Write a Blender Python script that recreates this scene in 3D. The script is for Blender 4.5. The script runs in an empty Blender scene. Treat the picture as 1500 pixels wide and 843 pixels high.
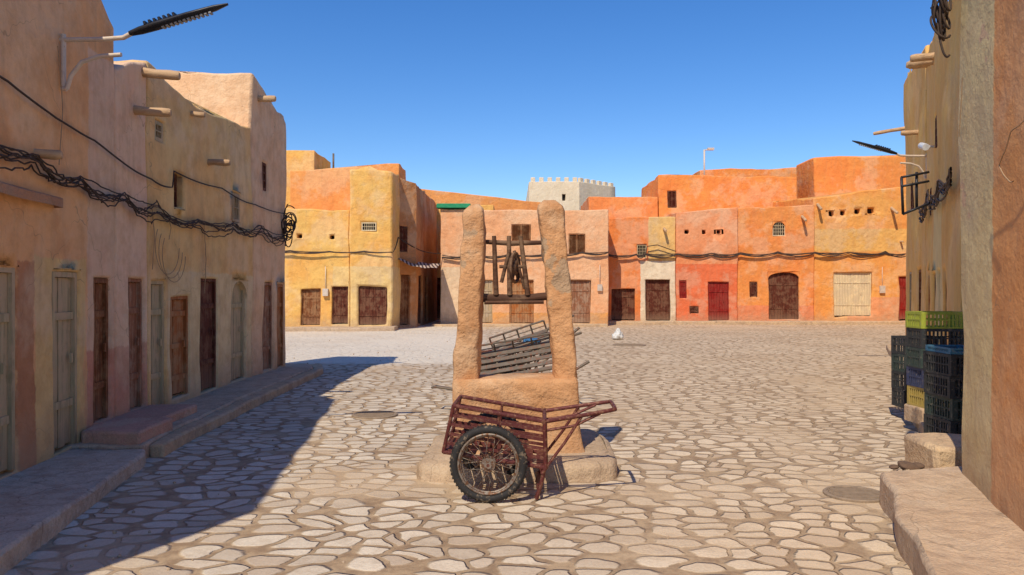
import bpy, bmesh, math, random
from mathutils import Vector, Matrix, noise
random.seed(11)
C = bpy.context.scene.collection

# ---------------------------------------------------------------- node helpers
def L(r, g, b):
    f = lambda c: (c/255/12.92) if c/255 <= 0.04045 else ((c/255+0.055)/1.055)**2.4
    return (f(r), f(g), f(b))

class N:
    def __init__(s, name):
        s.mat = bpy.data.materials.new(name); s.mat.use_nodes = True
        s.t = s.mat.node_tree; s.t.nodes.clear()
        s.out = s.t.nodes.new('ShaderNodeOutputMaterial')
        s.b = s.t.nodes.new('ShaderNodeBsdfPrincipled')
        s.t.links.new(s.b.outputs[0], s.out.inputs[0])
        s.geo = s.t.nodes.new('ShaderNodeNewGeometry')
        s.pos = s.geo.outputs['Position']
    def set(s, sock, v):
        if v is None: return
        if isinstance(v, bpy.types.NodeSocket): s.t.links.new(v, sock)
        elif isinstance(v, (tuple, list)) and len(v) == 3 and sock.type == 'RGBA': sock.default_value = (*v, 1)
        else: sock.default_value = v
    def m(s, op, a, b=None, c=None, clamp=False):
        n = s.t.nodes.new('ShaderNodeMath'); n.operation = op; n.use_clamp = clamp
        s.set(n.inputs[0], a); s.set(n.inputs[1], b)
        if c is not None: s.set(n.inputs[2], c)
        return n.outputs[0]
    def mix(s, f, a, b, blend='MIX'):
        n = s.t.nodes.new('ShaderNodeMix'); n.data_type = 'RGBA'; n.blend_type = blend
        s.set(n.inputs[0], f); s.set(n.inputs[6], a); s.set(n.inputs[7], b)
        return n.outputs[2]
    def scale(s, vec, sc, off=(0, 0, 0)):
        n = s.t.nodes.new('ShaderNodeMapping'); s.set(n.inputs[0], vec)
        n.inputs[3].default_value = sc; n.inputs[1].default_value = off
        return n.outputs[0]
    def noise(s, vec, sc, det=3, rough=.6, col=False):
        n = s.t.nodes.new('ShaderNodeTexNoise'); s.set(n.inputs['Vector'], vec)
        n.inputs['Scale'].default_value = sc; n.inputs['Detail'].default_value = det
        n.inputs['Roughness'].default_value = rough
        return n.outputs[1 if col else 0]
    def vor(s, vec, sc, feat='F1', out='Distance', rnd=1, dim='3D'):
        n = s.t.nodes.new('ShaderNodeTexVoronoi'); n.voronoi_dimensions = dim; n.feature = feat
        s.set(n.inputs['Vector'], vec); n.inputs['Scale'].default_value = sc
        n.inputs['Randomness'].default_value = rnd
        return n.outputs[out]
    def rng(s, v, a, b, c=0., d=1., smooth=True):
        n = s.t.nodes.new('ShaderNodeMapRange'); n.clamp = True
        if smooth: n.interpolation_type = 'SMOOTHSTEP'
        s.set(n.inputs[0], v)
        for i, k in enumerate((a, b, c, d)): s.set(n.inputs[i+1], k)
        return n.outputs[0]
    def sep(s, v):
        n = s.t.nodes.new('ShaderNodeSeparateXYZ'); s.set(n.inputs[0], v); return n.outputs
    def vadd(s, a, b):
        n = s.t.nodes.new('ShaderNodeVectorMath'); n.operation = 'ADD'; s.set(n.inputs[0], a); s.set(n.inputs[1], b); return n.outputs[0]
    def vmul(s, a, k):
        n = s.t.nodes.new('ShaderNodeVectorMath'); n.operation = 'SCALE'; s.set(n.inputs[0], a); n.inputs[3].default_value = k; return n.outputs[0]
    def bump(s, h, dist, strength=1., nrm=None):
        n = s.t.nodes.new('ShaderNodeBump'); n.inputs['Strength'].default_value = strength
        n.inputs['Distance'].default_value = dist; s.set(n.inputs['Height'], h)
        if nrm is not None: s.set(n.inputs['Normal'], nrm)
        return n.outputs[0]
    def fin(s, col, rough=.9, nrm=None, metal=0., spec=.25):
        s.set(s.b.inputs['Base Color'], col); s.set(s.b.inputs['Roughness'], rough)
        if nrm is not None: s.set(s.b.inputs['Normal'], nrm)
        s.b.inputs['Metallic'].default_value = metal
        s.b.inputs['Specular IOR Level'].default_value = spec
        return s.mat

def dark(c, k): return tuple(x*k for x in c)
def lift(c, k, ds=.07):
    c = [x*k*(1-ds)+ds*y for x, y in zip(c, (.80, .62, .44))]; q = .82/max(c)
    return tuple(x*min(1, q) for x in c)

def stucco(name, c1, c2, patches=(), under=(.46, .28, .15), peel=.0, base_dirt=(.44, .29, .17), rough_amt=1.0, k=1.08, wear=1.0, ds=.07):
    """hand-trowelled earth render; patches = painted rectangles (axis, a0, a1, z0, z1, colour)"""
    n = N(name); p = n.pos; c1 = lift(c1, k, ds); c2 = lift(c2, k, ds)
    A = n.sep(n.noise(p, .75, 4, .6, True)); B = n.sep(n.noise(p, 3.4, 4, .7, True))
    col = n.mix(n.rng(A[0], .36, .64), c1, c2)
    x, y, z = n.sep(p)
    edge = n.m('MULTIPLY', n.m('SUBTRACT', B[0], .5), .45)
    for (ax, a0, a1, z0, z1, pc) in patches:
        v = x if ax == 'x' else y; pc = lift(pc, k, ds)
        d = n.m('MINIMUM', n.m('MINIMUM', n.m('SUBTRACT', v, a0), n.m('SUBTRACT', a1, v)),
                n.m('MINIMUM', n.m('SUBTRACT', z, z0), n.m('SUBTRACT', z1, z)))
        d = n.m('ADD', d, n.m('MULTIPLY', edge, .35))
        pc2 = n.mix(n.rng(A[1], .4, .6), pc, dark(pc, .88))
        col = n.mix(n.rng(d, -.015, .015), col, pc2)
    fade = n.rng(n.m('ADD', A[1], n.m('MULTIPLY', B[2], .25)), .60, .72)
    col = n.mix(n.m('MULTIPLY', fade, .26*wear), col, (.82, .62, .40))
    st = n.noise(n.scale(p, (3.2, 3.2, .28)), 1.7, 4, .7)
    col = n.mix(n.rng(st, .47, .75, 0, .42*wear), col, n.mix(.5, col, base_dirt))
    col = n.mix(n.rng(B[1], .38, .70, .0, .34*wear), col, n.mix(1., col, (.66, .54, .44), 'MULTIPLY'))
    if peel > 0:
        col = n.mix(n.rng(n.m('ADD', A[2], n.m('MULTIPLY', B[2], .2)), .76-peel, .775-peel), col, under)
    cr = n.vor(n.vadd(p, n.vmul(n.noise(p, 2.5, 2, .6, True), .6)), .8, 'DISTANCE_TO_EDGE')
    crm = n.m('MULTIPLY', n.rng(cr, .0, .005, 1, 0), n.rng(A[2], .5, .56))
    col = n.mix(n.m('MULTIPLY', crm, .5), col, dark(under, .5))
    zz = n.m('ADD', z, n.m('MULTIPLY', edge, 2.4))
    col = n.mix(n.rng(zz, .1, .75, .5, 0), col, base_dirt)
    h = n.m('ADD', n.noise(p, 3.6, 4, .6), n.m('MULTIPLY', n.noise(p, 30, 3, .75), .2))
    return n.fin(col, .93, n.bump(h, .045*rough_amt, 1.))

def wood(name, c, worn=(.33, .24, .17), amt=.45, axis='z'):
    n = N(name); p = n.pos
    sc = {'z': (14, 14, 1.2), 'x': (1.2, 14, 14), 'y': (14, 1.2, 14)}[axis]
    g = n.noise(n.scale(p, sc), 1.5, 4, .7)
    w = n.noise(p, 3.3, 4, .7)
    col = n.mix(n.rng(g, .3, .7), dark(c, .62), c)
    col = n.mix(n.m('MULTIPLY', n.rng(n.m('ADD', w, n.m('MULTIPLY', g, .4)), .62, .8), amt*1.6), col, worn)
    z = n.sep(p)[2]
    col = n.mix(n.rng(n.m('ADD', z, n.m('MULTIPLY', w, .5)), .3, .9, .5, 0), col, (.3, .2, .12))
    return n.fin(col, .8, n.bump(g, .012, .8))

def plain(name, c, rough=.6, metal=0., var=.3, sc=9, bumpd=.003, c2=None, thr=.6):
    n = N(name); p = n.pos
    a = n.noise(p, sc, 4, .7)
    col = n.mix(n.rng(a, .3, .75), c, dark(c, 1-var))
    if c2: col = n.mix(n.rng(n.noise(p, sc*1.7, 4, .75), thr-.06, thr+.06), col, c2)
    return n.fin(col, rough, n.bump(a, bumpd, .6), metal)

M_DARK = plain('interior_dark', (.035, .025, .02), .95)
M_BLACK = plain('black_rubber', (.035, .032, .03), .75, c2=(.2, .15, .1), thr=.58)
M_CABLE = plain('cable_sheath', (.07, .045, .032), .7)
M_CABLEP = plain('cable_dusty', (.44, .29, .16), .8)
M_RUST = plain('rusty_maroon_paint', (.14, .035, .03), .55, .2, .35, 14, c2=(.22, .10, .06), thr=.56)
M_GREYM = plain('weathered_grey_metal', (.20, .16, .12), .6, .2, .35, 10, c2=(.22, .10, .06), thr=.56)
M_STEEL = plain('rim_steel', (.30, .25, .2), .5, .5, .3, 20, c2=(.17, .08, .04), thr=.52)
M_WHITEM = plain('pale_painted_steel', (.68, .56, .44), .5, .1, .2, 12, c2=(.4, .22, .12), thr=.66)
M_LAMP = plain('lamp_housing_dark', (.035, .035, .04), .4, .3)
M_LOG = wood('palm_beam', (.58, .36, .19), (.6, .4, .22), .4, 'x')
M_WOODD = wood('old_dark_timber', (.12, .055, .03), (.26, .16, .09), .4, 'x')

DOORM = {
 'brown': wood('door_brown', L(132, 78, 42), (.40, .22, .1), .35),
 'dark': wood('door_dark_brown', L(98, 46, 28), (.25, .13, .07), .3),
 'red': wood('door_red', L(150, 32, 22), (.3, .08, .05), .2),
 'green': wood('door_grey_green', L(194, 176, 134), (.52, .38, .22), .6),
 'pale': wood('door_pale', L(194, 166, 124), (.46, .36, .24), .5),
 'white': wood('door_whitewashed', L(242, 216, 168), (.6, .46, .28), .5),
 'orange': wood('door_orange_brown', L(180, 108, 54), (.42, .25, .12), .4),
 'mauve': wood('door_mauve', L(160, 106, 74), (.42, .28, .18), .4),
}

# ---------------------------------------------------------------- mesh helpers
def wob(p, a):
    return p + noise.noise_vector(p*.5)*a + noise.noise_vector(p*1.7+Vector((9, 3, 1)))*a*.45 + noise.noise_vector(p*5+Vector((1, 7, 3)))*a*.14

def obj(name, bm, mats, parent=None, smooth=None, loc=None):
    me = bpy.data.meshes.new(name)
    bm.normal_update(); bm.to_mesh(me); bm.free()
    for m_ in (mats if isinstance(mats, (list, tuple)) else [mats]): me.materials.append(m_)
    if smooth is not None:
        for f in me.polygons: f.use_smooth = True
        me.set_sharp_from_angle(angle=math.radians(smooth))
    o = bpy.data.objects.new(name, me); C.objects.link(o)
    if parent: o.parent = parent
    if loc: o.location = loc
    return o

def empty(name, loc=(0, 0, 0)):
    e = bpy.data.objects.new(name, None); e.location = loc; e.empty_display_size = .3
    C.objects.link(e); return e

def bevel(o, w=.03, seg=2, ang=50, clamp=False):
    b = o.modifiers.new('bevel', 'BEVEL'); b.width = w; b.segments = seg
    b.limit_method = 'ANGLE'; b.angle_limit = math.radians(ang); b.use_clamp_overlap = clamp
    b.harden_normals = False

def box(bm, a, b, M=None, mi=0):
    v = [bm.verts.new(Vector((x, y, z)) if M is None else M @ Vector((x, y, z)))
         for z in (a[2], b[2]) for (x, y) in ((a[0], a[1]), (b[0], a[1]), (b[0], b[1]), (a[0], b[1]))]
    for q in ((0, 3, 2, 1), (4, 5, 6, 7), (0, 1, 5, 4), (1, 2, 6, 5), (2, 3, 7, 6), (3, 0, 4, 7)):
        f = bm.faces.new([v[i] for i in q]); f.material_index = mi

def tube(bm, pts, r, seg=8, mi=0, cap=True):
    pts = [Vector(p) for p in pts]; rs = r if isinstance(r, (list, tuple)) else [r]*len(pts)
    rings = []; up = None
    for i, p in enumerate(pts):
        d = (pts[min(i+1, len(pts)-1)] - pts[max(i-1, 0)]).normalized()
        if up is None:
            up = Vector((0, 0, 1)) if abs(d.z) < .9 else Vector((1, 0, 0))
        s = d.cross(up).normalized(); up = s.cross(d).normalized()
        rings.append([bm.verts.new(p + (s*math.cos(a)+up*math.sin(a))*rs[min(i, len(rs)-1)]) for a in [2*math.pi*k/seg for k in range(seg)]])
    for a, b in zip(rings, rings[1:]):
        for k in range(seg):
            f = bm.faces.new((a[k], b[k], b[(k+1) % seg], a[(k+1) % seg])); f.material_index = mi; f.smooth = True
    if cap:
        for rg, rev in ((rings[0], False), (rings[-1], True)):
            f = bm.faces.new(rg[::-1] if rev else rg); f.material_index = mi

def loft(bm, rings, mi=0, capb=True, capt=True):
    R = [[bm.verts.new(p) for p in r] for r in rings]
    n = len(R[0])
    for a, b in zip(R, R[1:]):
        for k in range(n):
            f = bm.faces.new((a[k], a[(k+1) % n], b[(k+1) % n], b[k])); f.material_index = mi
    if capb: bm.faces.new(R[0][::-1])
    if capt: bm.faces.new(R[-1])

def sq_ring(cx, cy, z, hx, hy, n=28, e=.35):
    out = []
    for k in range(n):
        a = 2*math.pi*k/n
        c, s = math.cos(a), math.sin(a)
        out.append(Vector((cx+math.copysign(abs(c)**e, c)*hx, cy+math.copysign(abs(s)**e, s)*hy, z)))
    return out

def cable(name, lines, r, mat, parent=None, kind='POLY'):
    cu = bpy.data.curves.new(name, 'CURVE'); cu.dimensions = '3D'; cu.bevel_depth = r; cu.bevel_resolution = 1
    for pts in lines:
        sp = cu.splines.new(kind); sp.points.add(len(pts)-1)
        for i, p in enumerate(pts): sp.points[i].co = (*p, 1)
        if kind == 'NURBS': sp.order_u = 4; sp.use_endpoint_u = True; sp.resolution_u = 6
    cu.materials.append(mat)
    o = bpy.data.objects.new(name, cu); C.objects.link(o)
    if parent: o.parent = parent
    return o

def interp(keys, n, jit=0, sag=0, seed=0):
    out = []; rnd = random.Random(seed)
    for a, b in zip(keys, keys[1:]):
        a = Vector(a); b = Vector(b)
        for k in range(n):
            t = k/n; p = a.lerp(b, t); p.z -= sag*4*t*(1-t)
            p += Vector((0, 0, noise.noise(p*1.1+Vector((seed*3.1, 0, 0)))*jit))
            p += Vector((rnd.uniform(-1, 1), rnd.uniform(-1, 1), rnd.uniform(-1, 1)))*jit*.12
            out.append(p)
    out.append(Vector(keys[-1])); return out

# ---------------------------------------------------------------- joinery
def door_leaf(parent, Mx, w, h, d, col, style='plank', seed=0):
    rnd = random.Random(seed); bm = bmesh.new(); t = .05
    y0 = d-.09
    box(bm, (.0, y0-.02, 0), (t, y0+.05, h), Mx); box(bm, (w-t, y0-.02, 0), (w, y0+.05, h), Mx)
    box(bm, (t, y0-.02, h-t), (w-t, y0+.05, h), Mx)
    n = max(3, int(round((w-2*t)/.13))); pw = (w-2*t)/n
    for k in range(n):
        dz = rnd.uniform(0, .02); yy = y0+.012+rnd.uniform(0, .008)
        box(bm, (t+k*pw+.004, yy, .01+dz), (t+(k+1)*pw-.004, yy+.03, h-t-.005), Mx)
    for zz in ([.18, .5, .82] if style == 'batten' else [.25, .75]):
        box(bm, (t+.01, y0-.006, h*zz-.035), (w-t-.01, y0+.0115, h*zz+.035), Mx)
    if style == 'double':
        box(bm, (w/2-.02, y0-.012, .02), (w/2+.02, y0+.0113, h-t-.01), Mx)
    box(bm, (w*.72, y0-.03, h*.48), (w*.72+.03, y0-.0065, h*.48+.09), Mx)
    return obj('door', bm, DOORM[col], parent)

def window_unit(parent, Mx, w, h, d, kind, col):
    bm = bmesh.new(); t = .045; y0 = d-.1
    box(bm, (0, y0, 0), (t, y0+.04, h), Mx); box(bm, (w-t, y0, 0), (w, y0+.04, h), Mx)
    box(bm, (t, y0, 0), (w-t, y0+.04, t), Mx); box(bm, (t, y0, h-t), (w-t, y0+.04, h), Mx)
    if kind == 'shutter':
        box(bm, (w/2-.025, y0-.004, t), (w/2+.025, y0+.036, h-t), Mx)
        k = t
        while k < h-t-.04:
            R = Mx @ Matrix.Translation((0, y0+.02, k+.03)) @ Matrix.Rotation(.6, 4, 'X')
            box(bm, (t, -.006, -.028), (w/2-.025, .006, .028), R); box(bm, (w/2+.025, -.006, -.028), (w-t, .006, .028), R); k += .055
    else:
        nb = max(2, int(w/.09))
        for k in range(1, nb):
            x = t+(w-2*t)*k/nb; box(bm, (x-.008, y0+.01, t), (x+.008, y0+.026, h-t), Mx)
        nb = max(2, int(h/.16))
        for k in range(1, nb):
            z = t+(h-2*t)*k/nb; box(bm, (t, y0+.0, z-.008), (w-t, y0+.009, z+.008), Mx)
    obj('window', bm, DOORM[col], parent)

def arch_infill(parent, Mx, w, h, d, mat, wa, rise, inv):
    """two solid spandrels that turn a square-headed opening into an arched one"""
    bm = bmesh.new(); n = 8
    for side in (0, 1):
        arc = []
        for k in range(n+1):
            a = math.pi/2*k/n
            x = w/2 - w/2*math.cos(a) if side == 0 else w/2 + w/2*math.cos(a)
            arc.append((x, h-rise+rise*math.sin(a)))
        corner = (-.01 if side == 0 else w+.01, h+.01)
        for a, b in zip(arc, arc[1:]):
            V = []
            for yy in (.006, d*.9):
                for q in (corner, a, b):
                    V.append(bm.verts.new(inv @ wob(Mx @ Vector((q[0], yy, q[1])), wa)))
            bm.faces.new((V[0], V[1], V[2])); bm.faces.new((V[5], V[4], V[3])); bm.faces.new((V[1], V[4], V[5], V[2]))
    bmesh.ops.recalc_face_normals(bm, faces=bm.faces)
    obj('arch', bm, mat, parent)

# ---------------------------------------------------------------- adobe buildings
def building(name, foot, tops, mat, openings={}, base=0., wa=.05, step=.34, logs=(), bev=.04, topn=.07, boxes=()):
    """foot: counter-clockwise plan; tops: roof height at each plan vertex;
       openings[edge] = [(kind, u0, u1, z0, z1, depth, colour, arch rise)]"""
    root = empty(name, (foot[0][0], foot[0][1], 0))
    inv = Matrix.Translation((-foot[0][0], -foot[0][1], 0))
    E = len(foot)
    zreq = {base-.15, base+.02}
    for l in openings.values():
        for o in l: zreq.update((round(o[3], 3), round(o[4], 3)))
    zc = max(zreq)+.12 if len(zreq) > 2 else base+.5
    zreq.add(round(zc, 3))
    def fill(req, st):
        r = sorted(req); q = [r[0]]
        for a in r[1:]:
            if a-q[-1] < .002: continue
            k = max(1, int(math.ceil((a-q[-1])/st))); p0 = q[-1]
            q += [p0+(a-p0)*j/k for j in range(1, k+1)]
        return q
    zs = fill(zreq, step)
    nup = max(2, int((max(tops)-zc)/step))
    bm = bmesh.new(); cache = {}
    def V(p):
        k = (round(p.x, 3), round(p.y, 3), round(p.z, 3))
        if k not in cache: cache[k] = bm.verts.new(inv @ wob(p, wa))
        return cache[k]
    ring = []
    for e in range(E):
        a = Vector((*foot[e], 0)); b = Vector((*foot[(e+1) % E], 0)); Ln = (b-a).length; d = (b-a)/Ln
        nin = Vector((-d.y, d.x, 0))
        ops = openings.get(e, [])
        ureq = {0., Ln}
        for o in ops: ureq.update((o[1], o[2]))
        us = fill(ureq, step if (ops or Ln < 8) else step*2)
        us[-1] = Ln
        tn = lambda q: noise.noise(q*.9)*topn + noise.noise(q*2.7)*topn*.6
        rows = len(zs)+nup
        def P(i, j, dep=0):
            u = us[i]
            if i == len(us)-1: q = b.copy(); tp = tops[(e+1) % E] + tn(b)
            elif i == 0: q = a.copy(); tp = tops[e] + tn(a)
            else: q = a+d*u; t = u/Ln; tp = tops[e]*(1-t)+tops[(e+1) % E]*t + tn(q)
            z = zs[j] if j < len(zs) else zc+(tp-zc)*(j-len(zs)+1)/nup
            q = q+nin*dep; q.z = z; return q
        def inside(i, j):
            if i < 0 or j < 0 or i >= len(us)-1 or j >= len(zs)-1: return None
            uc = (us[i]+us[i+1])/2; zm = (zs[j]+zs[j+1])/2
            for o in ops:
                if o[1] < uc < o[2] and o[3] < zm < o[4]: return o
            return None
        for i in range(len(us)-1):
            for j in range(rows-1):
                o = inside(i, j)
                if o is None:
                    f = bm.faces.new((V(P(i, j)), V(P(i+1, j)), V(P(i+1, j+1)), V(P(i, j+1))))
                else:
                    dp = o[5]
                    f = bm.faces.new((V(P(i, j, dp)), V(P(i+1, j, dp)), V(P(i+1, j+1, dp)), V(P(i, j+1, dp)))); f.material_index = 1
                    if inside(i-1, j) is not o: bm.faces.new((V(P(i, j)), V(P(i, j, dp)), V(P(i, j+1, dp)), V(P(i, j+1))))
                    if inside(i+1, j) is not o: bm.faces.new((V(P(i+1, j)), V(P(i+1, j+1)), V(P(i+1, j+1, dp)), V(P(i+1, j, dp))))
                    if inside(i, j-1) is not o: bm.faces.new((V(P(i, j)), V(P(i+1, j)), V(P(i+1, j, dp)), V(P(i, j, dp))))
                    if inside(i, j+1) is not o: bm.faces.new((V(P(i, j+1)), V(P(i, j+1, dp)), V(P(i+1, j+1, dp)), V(P(i+1, j+1))))
        ring += [V(P(i, rows-1)) for i in range(len(us)-1)]
        for q, o in enumerate(ops):
            kind, u0, u1, z0, z1, dp, col = o[:7]
            Mw = Matrix(((d.x, nin.x, 0, a.x+d.x*u0), (d.y, nin.y, 0, a.y+d.y*u0), (0, 0, 1, z0), (0, 0, 0, 1)))
            off = wob(Mw @ Vector(((u1-u0)/2, 0, (z1-z0)/2)), wa)-(Mw @ Vector(((u1-u0)/2, 0, (z1-z0)/2)))
            Mx = inv @ Matrix.Translation(off) @ Mw
            if kind in ('plank', 'batten', 'double'): door_leaf(root, Mx, u1-u0, z1-z0, dp, col, kind, q+e*7)
            elif kind in ('shutter', 'grille'): window_unit(root, Mx, u1-u0, z1-z0, dp, kind, col)
            if len(o) > 7 and o[7]: arch_infill(root, Mw, u1-u0, z1-z0, dp, mat, wa, o[7], inv)
    bm.faces.new(ring)
    bmesh.ops.recalc_face_normals(bm, faces=bm.faces)
    w = obj('walls', bm, [mat, M_DARK], root, smooth=42)
    bevel(w, bev, 2, 55)
    for (e, u, z, ln, r, tilt) in logs:
        a = Vector((*foot[e], 0)); b = Vector((*foot[(e+1) % E], 0)); d = (b-a).normalized(); no = Vector((d.y, -d.x, 0))
        p = a+d*u; p.z = z; bm = bmesh.new()
        pts = [inv @ (p - no*.25 + (no*ln*t + no*.25*t + Vector((0, 0, -tilt*t))) + noise.noise_vector(p+Vector((t*3, 0, 0)))*.02) for t in (0, .3, .6, .85, .97, 1)]
        tube(bm, pts, [r, r*1.05, r*.92, r*1.0, r*.9, r*.7], 9)
        obj('roof_beam', bm, M_LOG, root, smooth=50)
    for (e, u, z, w_, h_) in boxes:      # meter boxes with a conduit
        a = Vector((*foot[e], 0)); b = Vector((*foot[(e+1) % E], 0)); d = (b-a).normalized(); nin = Vector((-d.y, d.x, 0))
        Mx = inv @ Matrix(((d.x, nin.x, 0, a.x+d.x*u), (d.y, nin.y, 0, a.y+d.y*u), (0, 0, 1, z), (0, 0, 0, 1)))
        bm = bmesh.new(); box(bm, (0, -.12, 0), (w_, .06, h_), Mx); box(bm, (w_*.15, -.128, h_*.15), (w_*.85, -.1195, h_*.6), Mx)
        tube(bm, [Mx @ Vector((w_/2, -.06, h_)), Mx @ Vector((w_/2, -.06, h_+.9))], .014, 6)
        obj('meter_box', bm, M_WHITEM, root)
    return root

# ================================================================ GROUND
def ground_mat():
    n = N('flagstone_paving'); p = n.pos
    x, y, z = n.sep(p)
    lo = n.sep(n.noise(p, .45, 3, .6, True))
    mid = n.sep(n.noise(p, 6.5, 4, .7, True))
    flat = n.scale(p, (.88, 1.1, 0))
    q = n.vadd(n.vadd(flat, n.vmul(n.noise(flat, 1.2, 2, .5, True), .42)), n.vmul(n.noise(flat, 6, 1, .5, True), .07))
    S = 4.5
    de = n.vor(q, S, 'DISTANCE_TO_EDGE', 'Distance', .8, '2D')
    v2 = n.t.nodes.new('ShaderNodeTexVoronoi'); v2.voronoi_dimensions = '2D'; n.set(v2.inputs['Vector'], q)
    v2.inputs['Scale'].default_value = S; v2.inputs['Randomness'].default_value = .8
    cs = n.sep(v2.outputs['Color']); f1 = v2.outputs['Distance']
    jit = n.m('MULTIPLY', n.m('SUBTRACT', mid[0], .5), .17)
    dj = n.m('ADD', de, jit)
    stone = n.m('MULTIPLY', n.rng(dj, .05, .12), n.rng(n.m('ADD', f1, jit), .46, .60, 1, 0))
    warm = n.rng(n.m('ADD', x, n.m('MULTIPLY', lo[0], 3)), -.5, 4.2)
    sA = n.mix(cs[0], (.55, .46, .35), (.78, .68, .53))  # left-hand stones, paler in colour to lift the shade on that side
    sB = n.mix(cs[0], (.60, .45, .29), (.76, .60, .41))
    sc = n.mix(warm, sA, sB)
    sc = n.mix(n.rng(cs[1], .72, .92, 0, .4), sc, (.46, .33, .22))
    sc = n.mix(n.rng(mid[1], .44, .70, 0, .4), sc, (.44, .33, .22))
    mort = n.mix(n.rng(mid[2], .35, .65), (.30, .20, .12), (.46, .33, .20))
    far = n.rng(y, 9, 30, 0, .05)
    sand = n.rng(n.m('ADD', n.m('ADD', lo[1], far), n.m('MULTIPLY', mid[2], .16)), .61, .76)
    sandc = n.mix(mid[0], (.66, .50, .32), (.56, .41, .26))
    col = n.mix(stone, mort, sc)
    col = n.mix(n.m('MULTIPLY', sand, .6), col, sandc)
    # pale cement screed in the far left corner of the square
    ed = n.m('MULTIPLY', n.m('SUBTRACT', mid[1], .5), 1.2)
    pm = n.m('MULTIPLY', n.rng(n.m('ADD', y, ed), 17.2, 17.8), n.rng(n.m('ADD', n.m('ADD', x, n.m('MULTIPLY', y, .06)), ed), -.2, .9, 1, 0))
    pale = n.mix(mid[0], (.82, .74, .60), (.68, .58, .45))
    col = n.mix(n.m('MULTIPLY', pm, .85), col, pale)
    grit = n.noise(p, 55, 2, .7)
    col = n.mix(n.rng(grit, .4, .68, 0, .25), col, (.34, .24, .16))
    col = n.mix(n.rng(lo[2], .48, .66, 0, .3), col, n.mix(1., col, (.74, .65, .56), 'MULTIPLY'))
    h = n.m('ADD', n.m('MULTIPLY', stone, n.m('SUBTRACT', 1., n.m('MULTIPLY', sand, .6))), n.m('MULTIPLY', mid[0], .4))
    h = n.m('ADD', h, n.m('MULTIPLY', cs[2], .35))
    h = n.m('ADD', h, n.m('MULTIPLY', grit, .10))
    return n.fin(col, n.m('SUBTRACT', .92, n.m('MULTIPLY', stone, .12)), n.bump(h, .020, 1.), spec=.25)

bm = bmesh.new()
xs = [-300, -60, -20] + [-12+k*.8 for k in range(41)] + [30, 70, 300]
ys = [-300, -40, -5] + [k*.8 for k in range(55)] + [60, 100, 600]
G = [[bm.verts.new((x, y, (noise.noise(Vector((x*.35, y*.35, 0)))*.018 if -12 < x < 20 and 0 < y < 44 else -.02))) for x in xs] for y in ys]
for j in range(len(ys)-1):
    for i in range(len(xs)-1): bm.faces.new((G[j][i], G[j][i+1], G[j+1][i+1], G[j+1][i]))
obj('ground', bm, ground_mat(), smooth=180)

def concrete(name, c, c2, dirt=(.38, .26, .17)):
    n = N(name); p = n.pos
    A = n.sep(n.noise(p, 1.5, 4, .7, True)); B = n.sep(n.noise(p, 6, 4, .7, True))
    col = n.mix(n.rng(A[0], .38, .62), c, c2)
    col = n.mix(n.rng(B[1], .42, .66, 0, .6), col, dirt)
    col = n.mix(n.rng(A[1], .52, .62, 0, .4), col, (.62, .48, .33))
    g = n.noise(p, 50, 2, .7)
    col = n.mix(n.rng(g, .4, .7, 0, .35), col, dark(c, .5))
    cr = n.vor(n.vadd(p, n.vmul(n.noise(p, 2.5, 2, .6, True), .6)), 1.1, 'DISTANCE_TO_EDGE')
    crm = n.rng(cr, 0, .01, 1, 0)
    col = n.mix(n.m('MULTIPLY', crm, .5), col, dark(dirt, .5))
    h = n.m('ADD', B[0], n.m('MULTIPLY', g, .2))
    return n.fin(col, .9, n.bump(h, .035, 1.))

M_CONC = concrete('worn_concrete', (.52, .43, .32), (.62, .51, .38))
M_CONCP = concrete('ochre_pavement', (.60, .43, .28), (.54, .38, .24))
M_STEP = concrete('painted_pink_step', (.60, .33, .23), (.52, .28, .19), (.48, .31, .2))
M_CONCO = concrete('ochre_kerb', (.64, .45, .26), (.56, .38, .22))

def slab(name, poly, z1, mat, z0=-.1, wa=.02, st=.25, bev=.025, parent=None):
    bm = bmesh.new()
    ring = []
    for k in range(len(poly)):
        a = Vector((*poly[k], 0)); b = Vector((*poly[(k+1) % len(poly)], 0)); n = max(1, int((b-a).length/st))
        ring += [a.lerp(b, t/n) for t in range(n)]
    R = []
    for z in [z0, (z0+z1)/2, z1]:
        R.append([bm.verts.new(wob(Vector((p.x, p.y, z)), wa) + noise.noise_vector(p*4)*wa*.7) for p in ring])
    n = len(ring)
    for A, B in zip(R, R[1:]):
        for k in range(n): bm.faces.new((A[k], A[(k+1) % n], B[(k+1) % n], B[k]))
    bm.faces.new(R[-1])
    bmesh.ops.recalc_face_normals(bm, faces=bm.faces)
    o = obj(name, bm, mat, parent, smooth=40); bevel(o, bev, 2, 50); return o

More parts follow.
